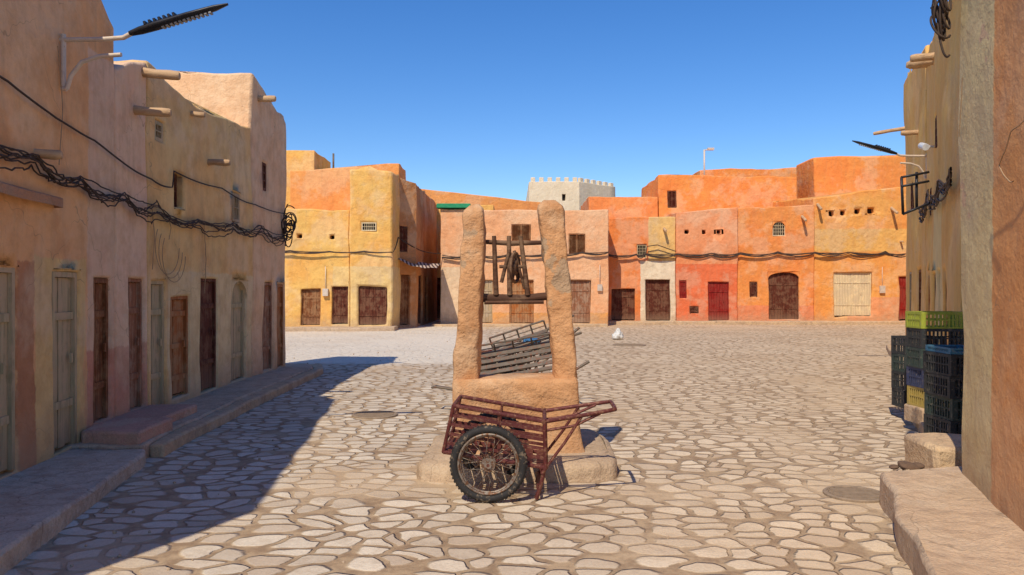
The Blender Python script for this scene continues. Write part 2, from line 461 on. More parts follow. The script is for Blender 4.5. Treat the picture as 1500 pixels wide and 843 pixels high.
slab('pavement', [(-2.35, 2), (-2.96, 4.55), (-3.42, 7.3), (-3.52, 7.55), (-5, 7.6), (-5, 2)], .13, M_CONC)
slab('pavement', [(-3.56, 7.61), (-3.66, 8.5), (-3.80, 11.5), (-3.88, 15.3), (-4.1, 16.0), (-6, 16), (-6, 7.61)], .15, M_CONCP)
slab('kerb', [(-3.42, 7.75), (-3.50, 8.6), (-3.62, 11.5), (-3.70, 15.4), (-3.9, 16.15), (-4.2, 16.15), (-3.885, 15.4), (-3.815, 11.5), (-3.67, 8.5), (-3.575, 7.75)], .125, M_CONCO, st=.35)
slab('doorstep', [(-4.25, 7.72), (-3.62, 7.66), (-3.66, 8.5), (-4.3, 8.52)], .27, M_STEP)
slab('doorstep', [(-4.4, 8.53), (-3.82, 8.53), (-3.86, 9.6), (-4.45, 9.6)], .25, M_STEP)
slab('pavement', [(.9, 1.0), (3.6, 1.0), (3.9, 6.35), (2.86, 6.1), (2.70, 5.6), (1.98, 3.7)], .24, M_CONCP, wa=.045, bev=.03)
slab('pavement', [(3.55, 6.4), (14, 6.4), (14, 24), (10.3, 21.6), (9.6, 20), (7.9, 15.7), (4.95, 9.7), (3.95, 7.1)], .14, M_CONCO, wa=.02)
slab('pavement', [(4.0, 37.2), (20.5, 37.2), (20.5, 38.5), (4.0, 38.5)], .15, M_CONCO, st=.5, wa=.04)
slab('pavement', [(-3.6, 35.3), (4.3, 35.2), (4.3, 36.6), (-3.6, 36.6)], .1, M_CONCO, st=.5, wa=.04)
slab('pavement', [(-13, 31.1), (-6.3, 31.1), (-4.7, 31.5), (-4.7, 32.5), (-13, 32.5)], .16, M_CONCP, st=.5, wa=.04)

# ================================================================ LEFT ROW
lowpink = L(194, 126, 100)
KL = 1.25; DL = .16
mL1 = stucco('render_apricot', L(240, 176, 112), L(242, 186, 126),
   [('y', 7.95, 9, -1, 4.12, L(244, 200, 162)), ('y', 7.95, 9, -1, 1.02, lowpink), ('y', 6.86, 7.9, -1, 1.95, L(244, 204, 130)), ('y', 6.55, 6.86, -1, 1.9, L(172, 110, 64))], k=KL, ds=DL, wear=1.4)
mL2 = stucco('render_pale_pink', L(244, 206, 170), L(240, 192, 152), [('y', 8, 9.8, -1, 1.02, lowpink)], k=KL, ds=DL, wear=1.4)
mL3 = stucco('render_straw', L(244, 206, 134), L(240, 190, 116), [('y', 10.2, 13.7, -1, 1.9, L(246, 218, 160))], k=KL, ds=DL, wear=1.4)
mL4 = stucco('render_cream_mauve', L(238, 198, 154), L(232, 186, 140), k=KL, ds=DL, wear=1.4)

building('adobe_house', [(-3.57, 2), (-4.3, 7.98), (-4.364, 8.62), (-9.5, 8.62), (-9.5, 2)], [5.0, 4.95, 4.55, 4.7, 5.0], mL1,
  {0: [('plank', 1.6, 2.3, .15, 1.85, .16, 'green'), ('plank', 3.84, 4.57, .15, 1.83, .13, 'green'), ('plank', 5.25, 5.78, .15, 1.83, .13, 'green')],
   1: [('plank', .14, .53, .27, 1.78, .14, 'brown')]}, wa=.035, step=.2, bev=.03,
  logs=[(0, 4.9, 2.86, .22, .045, .02)])
building('adobe_house', [(-4.364, 8.62), (-4.456, 9.59), (-9.2, 9.59), (-9.2, 8.62)], [4.1, 4.42, 4.4, 4.1], mL2,
  {0: [('plank', .40, .88, .25, 1.80, .15, 'mauve')]}, wa=.035, step=.2, bev=.03, logs=[(0, .86, 4.28, .42, .06, .03), (0, .62, 3.78, .4, .055, .04)])
building('adobe_house', [(-4.456, 9.595), (-4.472, 11.2), (-4.496, 13.6), (-9, 13.6), (-9, 9.595)], [4.45, 4.25, 4.42, 4.4, 4.4], mL3,
  {0: [('plank', .10, .54, .17, 1.78, .13, 'green'), ('batten', .72, 1.30, .22, 1.56, .13, 'orange'), ('grille', .80, 1.1, 2.76, 3.22, .2, 'dark'), ('grille', .25, .5, 3.55, 3.8, .12, 'green')],
   1: [('plank', .10, .76, .17, 1.82, .14, 'dark'), ('plank', 1.40, 2.10, .17, 1.80, .14, 'green', .3), ('grille', 1.42, 1.75, 2.74, 3.2, .1, 'pale')]},
  wa=.04, step=.2, bev=.03, logs=[(1, .35, 3.52, .33, .05, .0), (0, 1.3, 4.1, .2, .04, .02)])
building('adobe_house', [(-4.497, 13.605), (-4.46, 15.5), (-6.05, 15.5), (-6.05, 13.605)], [5.42, 4.98, 5.2, 5.5], mL4,
  {0: [('plank', .58, 1.1, .17, 1.78, .13, 'mauve'), ('plank', 1.36, 1.76, .17, 1.75, .13, 'orange'), ('grille', .62, .84, 3.45, 3.95, .12, 'dark')]},
  wa=.045, step=.25, bev=.05, logs=[(0, .3, 5.05, .3, .06, .02)])

# ================================================================ FAR LEFT CORNER
mA = stucco('render_yellow_ochre', L(242, 190, 98), L(236, 172, 80), [('x', -7.3, -4.6, -1, 2.6, L(246, 206, 132))], rough_amt=1.3)
mA2 = stucco('render_burnt_ochre', L(232, 156, 80), L(220, 140, 68), rough_amt=1.3)
mBrown = stucco('render_brown_earth', L(194, 128, 70), L(176, 112, 58), rough_amt=1.3)
building('adobe_house', [(-13, 32), (-6.62, 32), (-6.62, 36), (-13, 36)], [5.0, 4.95, 5, 5], mA,
  {0: [('hole', 4.2, 4.4, 3.75, 3.93, .3, 'dark'), ('hole', 5.55, 5.75, 3.72, 3.9, .3, 'dark'),
       ('plank', 4.4, 5.2, .2, 1.68, .2, 'brown'), ('double', 5.65, 6.3, .25, 1.75, .2, 'dark')]}, wa=.06, step=.4, boxes=[(0, 5.3, 1.4, .22, .3)])
building('adobe_house', [(-6.6, 31.9), (-4.87, 32.0), (-4.85, 36), (-6.6, 36)], [6.6, 6.5, 6.5, 6.6], mA,
  {0: [('grille', .5, 1.1, 4.05, 4.4, .1, 'white'), ('double', .35, 1.5, .2, 1.78, .2, 'dark')]}, wa=.06, step=.4, bev=.08)
building('adobe_house', [(-10.2, 36.1), (-5.2, 36.1), (-5.2, 38.5), (-10.2, 38.5)], [7.1, 7.5, 7.5, 7.1], mA2, {}, wa=.06, step=.6)
building('adobe_house', [(-14, 38.6), (-9.7, 38.6), (-9.7, 42), (-14, 42)], [8.5]*4, mA, {}, wa=.06, step=.7)
building('adobe_house', [(-9.68, 39.2), (-6.5, 39.2), (-6.5, 43), (-9.68, 43)], [7.7]*4, mA, {}, wa=.06, step=.7)
building('adobe_house', [(-5.10, 33.6), (-4.2, 34.4), (-4.1, 43), (-5.1, 43)], [6.5, 6.3, 6.3, 6.5], mBrown,
  {0: [('plank', .3, .9, .1, 2.3, .25, 'brown'), ('shutter', .25, .75, 3.3, 4.4, .12, 'dark')],
   1: [('double', .7, 2.2, .1, 2.3, .2, 'dark'), ('plank', 3.2, 4.4, .1, 2.3, .2, 'brown')]}, wa=.05, step=.4)
building('adobe_house', [(-6.0, 43.1), (-1.0, 43.1), (-1.0, 46), (-6, 46)], [6.3]*4, mA,
  {0: [('plank', 1.6, 2.6, .1, 2.3, .3, 'dark'), ('grille', 2.2, 2.6, 4.2, 4.9, .2, 'dark')]}, wa=.05, step=.5)
building('adobe_house', [(-9.5, 50), (2.4, 50), (2.4, 56), (-9.5, 56)], [8.5, 7.2, 7.2, 8.5], mA2, {}, wa=.08, step=.8)

# ================================================================ FAR ROW
mB = stucco('render_salmon', L(246, 188, 138), L(242, 172, 118), [('x', -3.5, -1.7, -1, 2.7, L(248, 214, 172)), ('x', -1.2, 4.4, -1, .6, L(244, 168, 86))], rough_amt=1.3)
building('adobe_house', [(-3.29, 36), (4.42, 36), (4.42, 42), (-3.29, 42)], [5.4, 5.3, 5.3, 5.4], mB,
  {0: [('plank', 1.6, 2.4, .12, 2.1, .2, 'pale'), ('plank', 3.2, 4.3, .12, 2.1, .2, 'orange'), ('plank', 5.85, 6.9, .12, 2.1, .2, 'mauve'),
       ('shutter', 3.3, 4.15, 3.9, 4.65, .1, 'brown'), ('shutter', 5.9, 6.65, 3.3, 4.2, .1, 'brown'), ('hole', 4.9, 5.05, 2.8, 2.95, .2, 'dark')]}, wa=.04, step=.4, boxes=[(0, 7.2, 1.6, .22, .3), (0, 1.2, 1.5, .2, .3)])
mC = stucco('render_orange_c', L(238, 132, 54), L(228, 116, 46),
   [('x', 6.22, 8.2, -1, 3.05, L(252, 232, 196)), ('x', 6.6, 8.2, 3.05, 8, L(242, 192, 112))], rough_amt=1.3)
building('adobe_house', [(4.46, 38), (7.93, 38), (7.93, 44), (4.46, 44)], [5.15, 5.2, 5.2, 5.2], mC,
  {0: [('double', .33, 1.5, .16, 1.68, .22, 'dark'), ('grille', 1.62, 2.08, 3.2, 3.85, .15, 'green'), ('double', 2.02, 3.2, .16, 2.15, .22, 'dark')]}, wa=.05, step=.4,
   logs=[(0, 2.9, 4.7, .5, .07, .25)])
mOr = stucco('render_orange_red', L(232, 132, 60), L(238, 148, 76), rough_amt=1.3)
mOr2 = stucco('render_bright_orange', L(240, 148, 62), L(236, 134, 52), rough_amt=1.3)
building('adobe_house', [(4.3, 44.1), (8.2, 44.1), (8.2, 49), (4.3, 49)], [6.9, 6.85, 6.9, 6.9], mOr, {}, wa=.06, step=.6)
mD = stucco('render_salmon_orange', L(240, 144, 86), L(242, 158, 104), [('x', 7, 11, -1, 2.9, L(226, 104, 52))], rough_amt=1.3)
building('adobe_house', [(7.94, 37.9), (10.9, 37.9), (10.9, 44), (7.94, 44)], [5.4, 5.65, 5.6, 5.5], mD,
  {0: [('hole', .42, .62, 4.35, 4.55, .3, 'dark'), ('hole', 1.24, 1.42, 4.35, 4.55, .3, 'dark'), ('hole', 1.96, 2.14, 4.36, 4.54, .3, 'dark'),
       ('plank', 1.53, 2.55, .16, 2.02, .2, 'red'), ('plank', .16, .5, 1.25, 2.1, .12, 'red'), ('plank', .62, 1.05, .52, .84, .12, 'dark')]}, wa=.05, step=.4)
building('adobe_house', [(8.25, 44.1), (16, 44.1), (16, 50), (8.25, 50)], [8.1, 8.0, 8, 8.1], mOr2,
  {0: [('shutter', .5, 1.0, 6.3, 7.2, .15, 'dark')]}, wa=.08, step=.5)
mE = stucco('render_tangerine', L(242, 150, 66), L(236, 134, 56), [('x', 10, 15, -1, .9, L(240, 138, 86))], rough_amt=1.4)
building('adobe_house', [(10.91, 38), (14.6, 37.9), (14.6, 44), (10.91, 44)], [5.6, 5.75, 5.7, 5.7], mE,
  {0: [('grille', 1.7, 2.32, 4.25, 4.95, .15, 'white', .3), ('double', 1.5, 2.95, .22, 2.5, .22, 'dark', .28), ('plank', .6, .95, 1.35, 2.05, .1, 'dark')]}, wa=.05, step=.4,
  logs=[(0, 3.1, 5.3, .55, .07, .35)])
mF = stucco('render_amber', L(244, 170, 78), L(238, 152, 64), [('x', 14, 20.4, 3.5, 4.6, L(248, 188, 96)), ('x', 16.2, 20.4, -1, 1.3, L(242, 160, 104))], rough_amt=1.4)
building('adobe_house', [(14.61, 38), (19.2, 37.8), (20.3, 37.7), (20.3, 44), (14.61, 44)], [6.1, 6.7, 6.6, 6.6, 6.6], mF,
  {0: [('hole', .72, .97, 5.2, 5.48, .3, 'dark'), ('hole', 1.3, 1.55, 5.25, 5.5, .3, 'dark'), ('hole', 2.0, 2.25, 5.3, 5.55, .3, 'dark'), ('hole', 2.6, 2.88, 5.33, 5.6, .3, 'dark'),
       ('double', .95, 2.75, .35, 2.5, .2, 'white'), ('plank', 4.05, 4.5, .2, 2.3, .2, 'red')]}, wa=.07, step=.35, bev=.06,
  logs=[(0, .2, 5.9, .5, .07, .4), (0, 3.7, 5.7, .6, .07, .4), (0, 4.1, 4.0, .3, .05, .05)], boxes=[(0, 3.1, 1.5, .25, .35)])
building('adobe_house', [(12.2, 51), (18.9, 51), (18.9, 56), (12.2, 56)], [9.4, 9.6, 9.6, 9.4], mOr2, {}, wa=.1, step=.7)
building('adobe_house', [(17.0, 44.06), (25, 44.1), (25, 47), (17.0, 47)], [9.1, 9.3, 9.3, 9.1], mOr2, {}, wa=.1, step=.7, bev=.1)
bm = bmesh.new(); box(bm, (-3.45, 35.85, 5.40), (-1.9, 36.5, 5.60)); o = obj('roof_coping', bm, plain('green_paint', (.03, .32, .14), .6)); bevel(o, .02, 2)

mW = stucco('render_limewash_cream', (.74, .62, .44), (.68, .56, .38), wear=.5)
fort = building('crenellated_house', [(1.5, 70), (6.0, 70), (9.75, 74), (9.75, 84), (1.5, 84)], [11.3, 11.3, 11.4, 11.3, 11.3], mW, 
   {0: [('hole', 3.0, 3.3, 9.6, 10.2, .3, 'dark')]}, wa=.05, step=1.0, topn=.02)
bm = bmesh.new()
def merl(a, b, k):
    a = Vector((*a, 0)); b = Vector((*b, 0)); d = (b-a).normalized(); n_ = Vector((-d.y, d.x, 0)); Ln = (b-a).length
    for i in range(k):
        q = a+d*(Ln*(i+.5)/k)-fort.location
        Mx = Matrix(((d.x, n_.x, 0, q.x), (d.y, n_.y, 0, q.y), (0, 0, 1, 11.25), (0, 0, 0, 1)))
        box(bm, (-Ln/k*.27, .05, 0), (Ln/k*.27, .35, .45), Mx)
merl((1.5, 70), (6.0, 70), 6); merl((6.0, 70), (9.75, 74), 6)
o = obj('merlons', bm, mW, fort); bevel(o, .05, 2)

# ================================================================ RIGHT ROW
mR1 = stucco('render_cream_over_orange', L(246, 172, 98), L(242, 162, 88),
   [('y', 5.27, 9, -1, 9, L(252, 224, 158)), ('y', 5.95, 9, 4.5, 9, L(246, 172, 98))], under=(.70, .46, .26), peel=.02, k=1.35, rough_amt=.5, wear=.8, ds=.12)
building('adobe_house', [(3.46, 6.07), (2.24, 2.0), (7, 2.0), (7, 6.07)], [6.6, 7, 7, 6.6], mR1, {}, base=.2, wa=.045, step=.2, bev=.05)
mR2 = stucco('render_golden', L(250, 198, 108), L(246, 184, 94), [('y', 12.3, 14.2, -1, 3.2, L(250, 218, 146))], rough_amt=.6, k=1.35, wear=.8)
building('adobe_house', [(8.55, 16.2), (5.3, 9.2), (10, 9.2), (12.5, 16.2)], [6.5, 5.6, 5.6, 6.5], mR2,
  {0: [('plank', .5, 1.15, .2, 1.95, .15, 'orange'), ('plank', 1.75, 2.4, .2, 1.95, .15, 'brown'), ('plank', 3.1, 3.8, .2, 2.0, .15, 'green'), ('plank', 4.6, 5.3, .2, 2.0, .15, 'brown'),
       ('grille', .9, 1.2, 3.1, 3.6, .1, 'dark'), ('grille', 2.9, 3.3, 4.1, 4.6, .1, 'dark')]}, wa=.06, step=.25, bev=.06,
   logs=[(0, .4, 6.2, .35, .07, .0), (0, 1.1, 6.05, .4, .07, .0), (0, 2.0, 5.85, .4, .07, 0), (0, 2.9, 5.7, .4, .07, 0)])
building('adobe_house', [(10.5, 21), (8.56, 16.25), (12.5, 16.25), (14, 21)], [7.2, 6.75, 7, 7.2], mR2,
  {0: [('plank', 1.0, 1.8, .2, 2.1, .15, 'pale'), ('plank', 3.2, 3.9, .2, 2.1, .15, 'brown'), ('grille', 2.4, 2.9, 3.6, 4.2, .1, 'dark')]}, wa=.06, step=.3, bev=.07,
   logs=[(0, .6, 5.9, .8, .05, .12), (0, 3.6, 5.2, .35, .06, 0)])
building('adobe_house', [(21, 37.5), (12.4, 22), (20, 22), (27, 37.5)], [6.0]*4, mR2, {}, wa=.08, step=.7)

# ================================================================ WELL
well = empty('village_well', (0, 7.5, 0))
mWell = stucco('well_render', L(204, 150, 100), L(188, 134, 86), under=(.44, .29, .17), k=1.02, rough_amt=1.5, peel=.02, wear=1.5, ds=.08)
mWell2 = concrete('well_plinth_plaster', (.54, .39, .25), (.46, .33, .21))
def put(rings, a): return [[wob(p, a)+noise.noise_vector(p*6)*a*.28+noise.noise_vector(p*14)*a*.12-Vector((0, 7.5, 0)) for p in r] for r in rings]
bm = bmesh.new()
loft(bm, put([sq_ring(.03, 7.55, z, .88-s, .80-s, 72, .22) for z, s in ((-.1, -.02), (.04, 0), (.09, .01), (.125, .03), (.14, .07))], .07))
obj('plinth', bm, mWell2, well, smooth=60)
bm = bmesh.new()
loft(bm, put([sq_ring(.035, 7.45, z, hx, hy, 72, .16) for z, hx, hy in
   ((.1, .63, .31), (.2, .60, .27), (.35, .585, .255), (.45, .58, .25), (.55, .58, .25), (.65, .58, .25), (.73, .577, .247), (.78, .575, .245), (.815, .566, .236), (.828, .545, .215))], .038))
obj('parapet', bm, mWell, well, smooth=60)
def upright(x0, x1, hw0, hw1, top):
    bm = bmesh.new(); rings = []
    K = 40
    for k in range(K+1):
        t = k/K; z = .7+(top-.7)*t
        cx = x0+(x1-x0)*t; w = hw0+(hw1-hw0)*t; dpt = .155-.035*t
        w *= 1+.08*noise.noise(Vector((x0*9, 0, z*2.4))); cx += .014*noise.noise(Vector((x0*5, 4, z*2)))
        if t > .95: s = math.sqrt(max(.05, 1-((t-.95)/.056)**2)); w *= s; dpt *= s
        rings.append(sq_ring(cx, 7.45, z, w, dpt, 44, .3))
    loft(bm, put(rings, .06)); obj('upright', bm, mWell, well, smooth=70)
upright(-.43, -.345, .125, .100, 2.47)
upright(.505, .355, .112, .120, 2.50)
bm = bmesh.new()
def ww(x, z, y=7.45): return (x, y-7.5, z)
tube(bm, [ww(-.33, 2.11), ww(0, 2.09, 7.44), ww(.32, 2.10)], [.02, .025, .02], 8)
tube(bm, [ww(-.42, 1.585), ww(-.2, 1.57), ww(.1, 1.565), ww(.42, 1.60)], [.04, .045, .042, .038], 10)
tube(bm, [ww(-.26, 1.53, 7.4), ww(.3, 1.535, 7.4)], .02, 6)
for x0, x1 in ((-.15, -.17), (.15, .08), (-.02, -.03)):
    tube(bm, [ww(x0, 1.60, 7.42), ww(x1, 2.16, 7.42)], [.026, .02], 8)
tube(bm, [ww(-.1, 1.72, 7.43), ww(-.03, 2.0, 7.40)], .018, 8); tube(bm, [ww(.12, 1.66, 7.44), ww(.02, 2.02, 7.41)], .015, 8)
for rr, th in ((.12, .016), (.045, .025)):
    tube(bm, [ww(.03+rr*.35*math.cos(a)+.0, 1.86+rr*math.sin(a)*1.15, 7.40+rr*math.cos(a)*.9) for a in [2*math.pi*k/20 for k in range(21)]], th, 6, cap=False)
tube(bm, [ww(-.12, 1.87, 7.42), ww(.13, 1.87, 7.42)], .016, 8)
for a in (0, math.pi/3, 2*math.pi/3):
    c, s = math.cos(a)*.12, math.sin(a)*.13
    tube(bm, [ww(.03-c*.35, 1.86-s, 7.4-c*.9), ww(.03+c*.35, 1.86+s, 7.4+c*.9)], .01, 6)
obj('winch_timbers', bm, M_WOODD, well, smooth=50)

# ================================================================ HANDCARTS
def handcart(name, loc, rotz=0, tilt=0, m_body=M_RUST):
    root = empty(name, loc); root.rotation_euler = (0, tilt, rotz)
    ya, yb = -.27, .27
    TL, TR, BR, BL = Vector((-.45, 0, .74)), Vector((.265, 0, .62)), Vector((.275, 0, .26)), Vector((-.53, 0, .377))
    bm = bmesh.new()
    def at(v, y): return Vector((v.x, y, v.z))
    for y in (ya, yb):
        tube(bm, [at(TL, y), at(TR, y)], .017); tube(bm, [at(BL, y), at(BR, y)], .017)
        tube(bm, [at(TL, y), at(BL, y)], .015); tube(bm, [at(TR, y)+Vector((0, 0, .02)), at(BR, y), at(BR, y)+Vector((-.03, 0, -.05))], .018)
        for k in (1, 2, 3, 4):
            a = TL.lerp(BL, k/5); b = TR.lerp(BR, k/5); dr = (b-a).normalized()
            R = Matrix(((dr.x, 0, -dr.z, a.x), (0, 1, 0, y), (dr.z, 0, dr.x, a.z), (0, 0, 0, 1)))
            box(bm, (0, -.006, -.013), ((b-a).length, .006, .013), R)
        mid = TL.lerp(TR, .5); mb = BL.lerp(BR, .5); tube(bm, [at(mid, y*.96), at(mb, y*.96)], .011)
        H = Vector((.76, 0, .70))
        tube(bm, [at(TR, y), at(Vector((.55, 0, .665)), y*.95), at(H, y*.86), at(H+Vector((.06, 0, .01)), y*.78), at(H+Vector((.065, 0, .01)), y*.3)], .0165)
        tube(bm, [at(TR+Vector((.02, 0, -.07)), y*.97), at(Vector((.5, 0, .585)), y*.92), at(Vector((.70, 0, .68)), y*.86)], .012)
        tube(bm, [at(BR, y), at(Vector((.42, 0, .45)), y*.95), at(Vector((.56, 0, .665)), y*.93)], .012)
        tube(bm, [at(BR+Vector((0, 0, .04)), y*.98), at(Vector((.235, 0, .12)), y*.98), at(Vector((.20, 0, .012)), y*.98)], .017)
    tube(bm, [(.825, ya*.3, .71), (.825, yb*.3, .71)], .0165)
    for v in (TL, BL, BR, TR): tube(bm, [at(v, ya), at(v, yb)], .015)
    for k in (1, 2, 3): 
        v = TL.lerp(BL, k/4); tube(bm, [at(v, ya), at(v, yb)], .010)
        v = TR.lerp(BR, k/4); tube(bm, [at(v, ya), at(v, yb)], .010)
    tube(bm, [(.21, ya*.98, .10), (.21, yb*.98, .10)], .012)
    for k in range(9):
        v = BL.lerp(BR, (k+.5)/9); box(bm, (v.x-.03, ya+.02, v.z+.012), (v.x+.03, yb-.02, v.z+.024))
    for y in (ya, yb):
        tube(bm, [(-.30, y, .345), (-.17, y*1.02, .30), (-.04, y, .32)], .014)
    tube(bm, [(-.17, ya-.13, .30), (-.17, yb+.13, .30)], .014)
    obj('frame', bm, m_body, root, smooth=45)
    for s, y in ((-1, ya-.075), (1, yb+.075)):
        bm = bmesh.new()
        def circ(r, th, yy, seg=40, mi=0, sg=8):
            vs = []
            for k in range(seg):
                a = 2*math.pi*k/seg
                ring = []
                for j in range(sg):
                    b = 2*math.pi*j/sg
                    ring.append(bm.verts.new((math.cos(a)*(r+th*math.cos(b)), yy+th*1.05*math.sin(b), math.sin(a)*(r+th*math.cos(b)))))
                vs.append(ring)
            for k in range(seg):
                for j in range(sg):
                    f = bm.faces.new((vs[k][j], vs[(k+1) % seg][j], vs[(k+1) % seg][(j+1) % sg], vs[k][(j+1) % sg])); f.material_index = mi; f.smooth = True
        circ(.268, .031, 0, 48, 0, 10)
        for k in range(60):
            a = 2*math.pi*k/60; R = Matrix.Rotation(-a, 4, 'Y')
            for yy in (-.016, .004): box(bm, (.294, yy, -.008), (.303, yy+.012, .006), R, 0)
        circ(.232, .011, -.014, 48, 1, 6); circ(.232, .011, .014, 48, 1, 6)
        circ(.222, .012, 0, 48, 1, 6)
        tube(bm, [(0, -.055, 0), (0, .055, 0)], .028, 12, 1); tube(bm, [(0, -.04, 0), (0, -.03, 0)], .055, 16, 1); tube(bm, [(0, .03, 0), (0, .04, 0)], .055, 16, 1)
        for k in range(28):
            a = 2*math.pi*k/28; b = a+(.5 if k % 2 else -.5); yy = -.034 if k % 4 < 2 else .034
            tube(bm, [(math.cos(b)*.05, yy, math.sin(b)*.05), (math.cos(a)*.222, 0, math.sin(a)*.222)], .0028, 4, 1)
        w = obj('wheel', bm, [M_BLACK, M_STEEL], root); w.location = (-.17, y, .302)
        w.rotation_euler = (0, random.uniform(0, 1), 0)
    return root
handcart('handcart', (0, 6.42, 0), math.radians(-2))
handcart('handcart', (.05, 10.75, .02), math.radians(8), math.radians(-12), M_GREYM)
handcart('handcart', (-.05, 11.6, .10), math.radians(10), math.radians(-16), M_RUST)
def rack(loc, R, w, d, mat, ns=6):
    """slatted flatbed of a dismantled cart lying across the others"""
    root = empty('cart_bed', loc); bm = bmesh.new()
    for y in (-d/2, d/2): tube(bm, [R @ Vector((-w/2, y, 0)), R @ Vector((w/2, y, 0))], .022)
    for k in range(5):
        x = -w/2+w*k/4; tube(bm, [R @ Vector((x, -d/2, -.02)), R @ Vector((x, d/2, -.02))], .017)
        for y in (-d/2, d/2): tube(bm, [R @ Vector((x, y, 0)), R @ Vector((x, y, .16))], .012)
    for y in (-d/2, d/2): tube(bm, [R @ Vector((-w/2, y, .16)), R @ Vector((w/2, y, .16))], .014); tube(bm, [R @ Vector((-w/2, y, .08)), R @ Vector((w/2, y, .08))], .008)
    for k in range(ns):
        y = -d/2+d*(k+.5)/ns; box(bm, (-w/2, y-d/ns*.3, .006), (w/2, y+d/ns*.3, .018), R)
    for s in (-1, 1): tube(bm, [R @ Vector((w/2-.05, s*d/2, 0)), R @ Vector((w/2+.25, s*(d/2-.02), .06)), R @ Vector((w/2+.42, s*(d/2-.05), .12))], .018)
    obj('slats', bm, mat, root, smooth=45)
rack((.06, 10.25, .66), Matrix.Rotation(math.radians(-10), 4, 'Y') @ Matrix.Rotation(math.radians(38), 4, 'X'), 1.0, .66, M_GREYM)
rack((.14, 10.85, .86), Matrix.Rotation(math.radians(-18), 4, 'Y') @ Matrix.Rotation(math.radians(24), 4, 'X'), .8, .5, M_GREYM, 5)
root = empty('handlebar', (-.75, 10.6, .28)); bm = bmesh.new()
tube(bm, [(.35, 0, -.02), (0, -.03, .02), (-.25, -.02, .06), (-.33, .02, .05), (-.30, .25, .04), (0, .3, -.02)], .017); obj('bar', bm, M_GREYM, root, smooth=50)
bm = bmesh.new(); bmesh.ops.create_icosphere(bm, subdivisions=4, radius=1)
for v in bm.verts:
    c = v.co.copy(); v.co = Vector((c.x*.11, c.y*.1, c.z*.04))*(1+.35*noise.noise(c*2.2)) + noise.noise_vector(c*5)*.012
obj('tarpaulin_bundle', bm, plain('blue_tarp', (.05, .16, .32), .6), None, smooth=60, loc=(.27, 10.75, .95))

# ================================================================ CRATES
def crate(loc, mat, sx=.38, sy=.55, h=.235, rz=0):
    bm = bmesh.new(); t = .012
    X, Y = sx/2, sy/2
    for z, zz in ((0, .02), (h-.03, h), (h*.48, h*.48+.014)):
        box(bm, (-X, -Y, z), (X, -Y+t, zz)); box(bm, (-X, Y-t, z), (X, Y, zz))
        box(bm, (-X, -Y+t, z), (-X+t, Y-t, zz)); box(bm, (X-t, -Y+t, z), (X, Y-t, zz))
    for cx in (-1, 1):
        for cy in (-1, 1):
            box(bm, (cx*X-.002 if cx < 0 else X-.045, cy*Y-.002 if cy < 0 else Y-.045, .001), (-X+.045 if cx < 0 else X+.002, -Y+.045 if cy < 0 else Y+.002, h-.001))
    k = int(sx/.042)
    for i in range(1, k):
        x = -X+sx*i/k
        for y in (-Y+.001, Y-t+.001): box(bm, (x-.009, y, .019), (x+.009, y+t-.002, h-.029))
    k = int(sy/.042)
    for i in range(1, k):
        y = -Y+sy*i/k
        for x in (-X+.001, X-t+.001): box(bm, (x, y-.009, .019), (x+t-.002, y+.009, h-.029))
    for i in range(7): box(bm, (-X+t, -Y+.03+(sy-.08)*i/6, .004), (X-t, -Y+.055+(sy-.08)*i/6, .012))
    for i in range(5): box(bm, (-X+.03+(sx-.08)*i/4, -Y+t, .0125), (-X+.055+(sx-.08)*i/4, Y-t, .016))
    o = obj('plastic_crate', bm, mat, None, loc=loc); o.rotation_euler = (0, 0, rz); return o
P = lambda n_, c: plain(n_, c, .6, 0, .25, 12, .001, c2=(c[0]*.6+.10, c[1]*.6+.08, c[2]*.6+.055), thr=.6)
pB, pG, pN, pY, pC, pK = P('crate_black', (.04, .042, .042)), P('crate_lime', (.38, .42, .05)), P('crate_navy', (.05, .06, .12)), P('crate_yellow', (.5, .36, .09)), P('crate_cyan', (.06, .20, .30)), P('crate_dark_green', (.045, .065, .055))
z = .145
for k, m_ in enumerate((pB, pK, pB, pB, pC)):
    crate((4.49+random.uniform(-.012, .012), 7.95, z), m_, .36, .5, .215 if k < 4 else .06, random.uniform(-.04, .04)); z += .218
z = .295
for k, m_ in enumerate((pY, pN, pK, pB, pG)):
    crate((4.96+random.uniform(-.015, .015), 9.15, z), m_, .54, .38, .225 if k < 4 else .19, random.uniform(-.05, .05)); z += .228
z = .145
for k, m_ in enumerate((pB, pB, pK, pB)):
    crate((5.22, 10.1, z), m_, .5, .36, .225, random.uniform(-.05, .1)); z += .228
slab('stone_block', [(4.68, 8.93), (5.25, 8.93), (5.25, 9.4), (4.68, 9.4)], .292, M_CONCO, z0=.1, wa=.01)
slab('stone_block', [(3.5, 6.5), (3.95, 6.48), (4.05, 7.05), (3.55, 7.1)], .33, M_CONCO, z0=-.05, wa=.05, bev=.04)

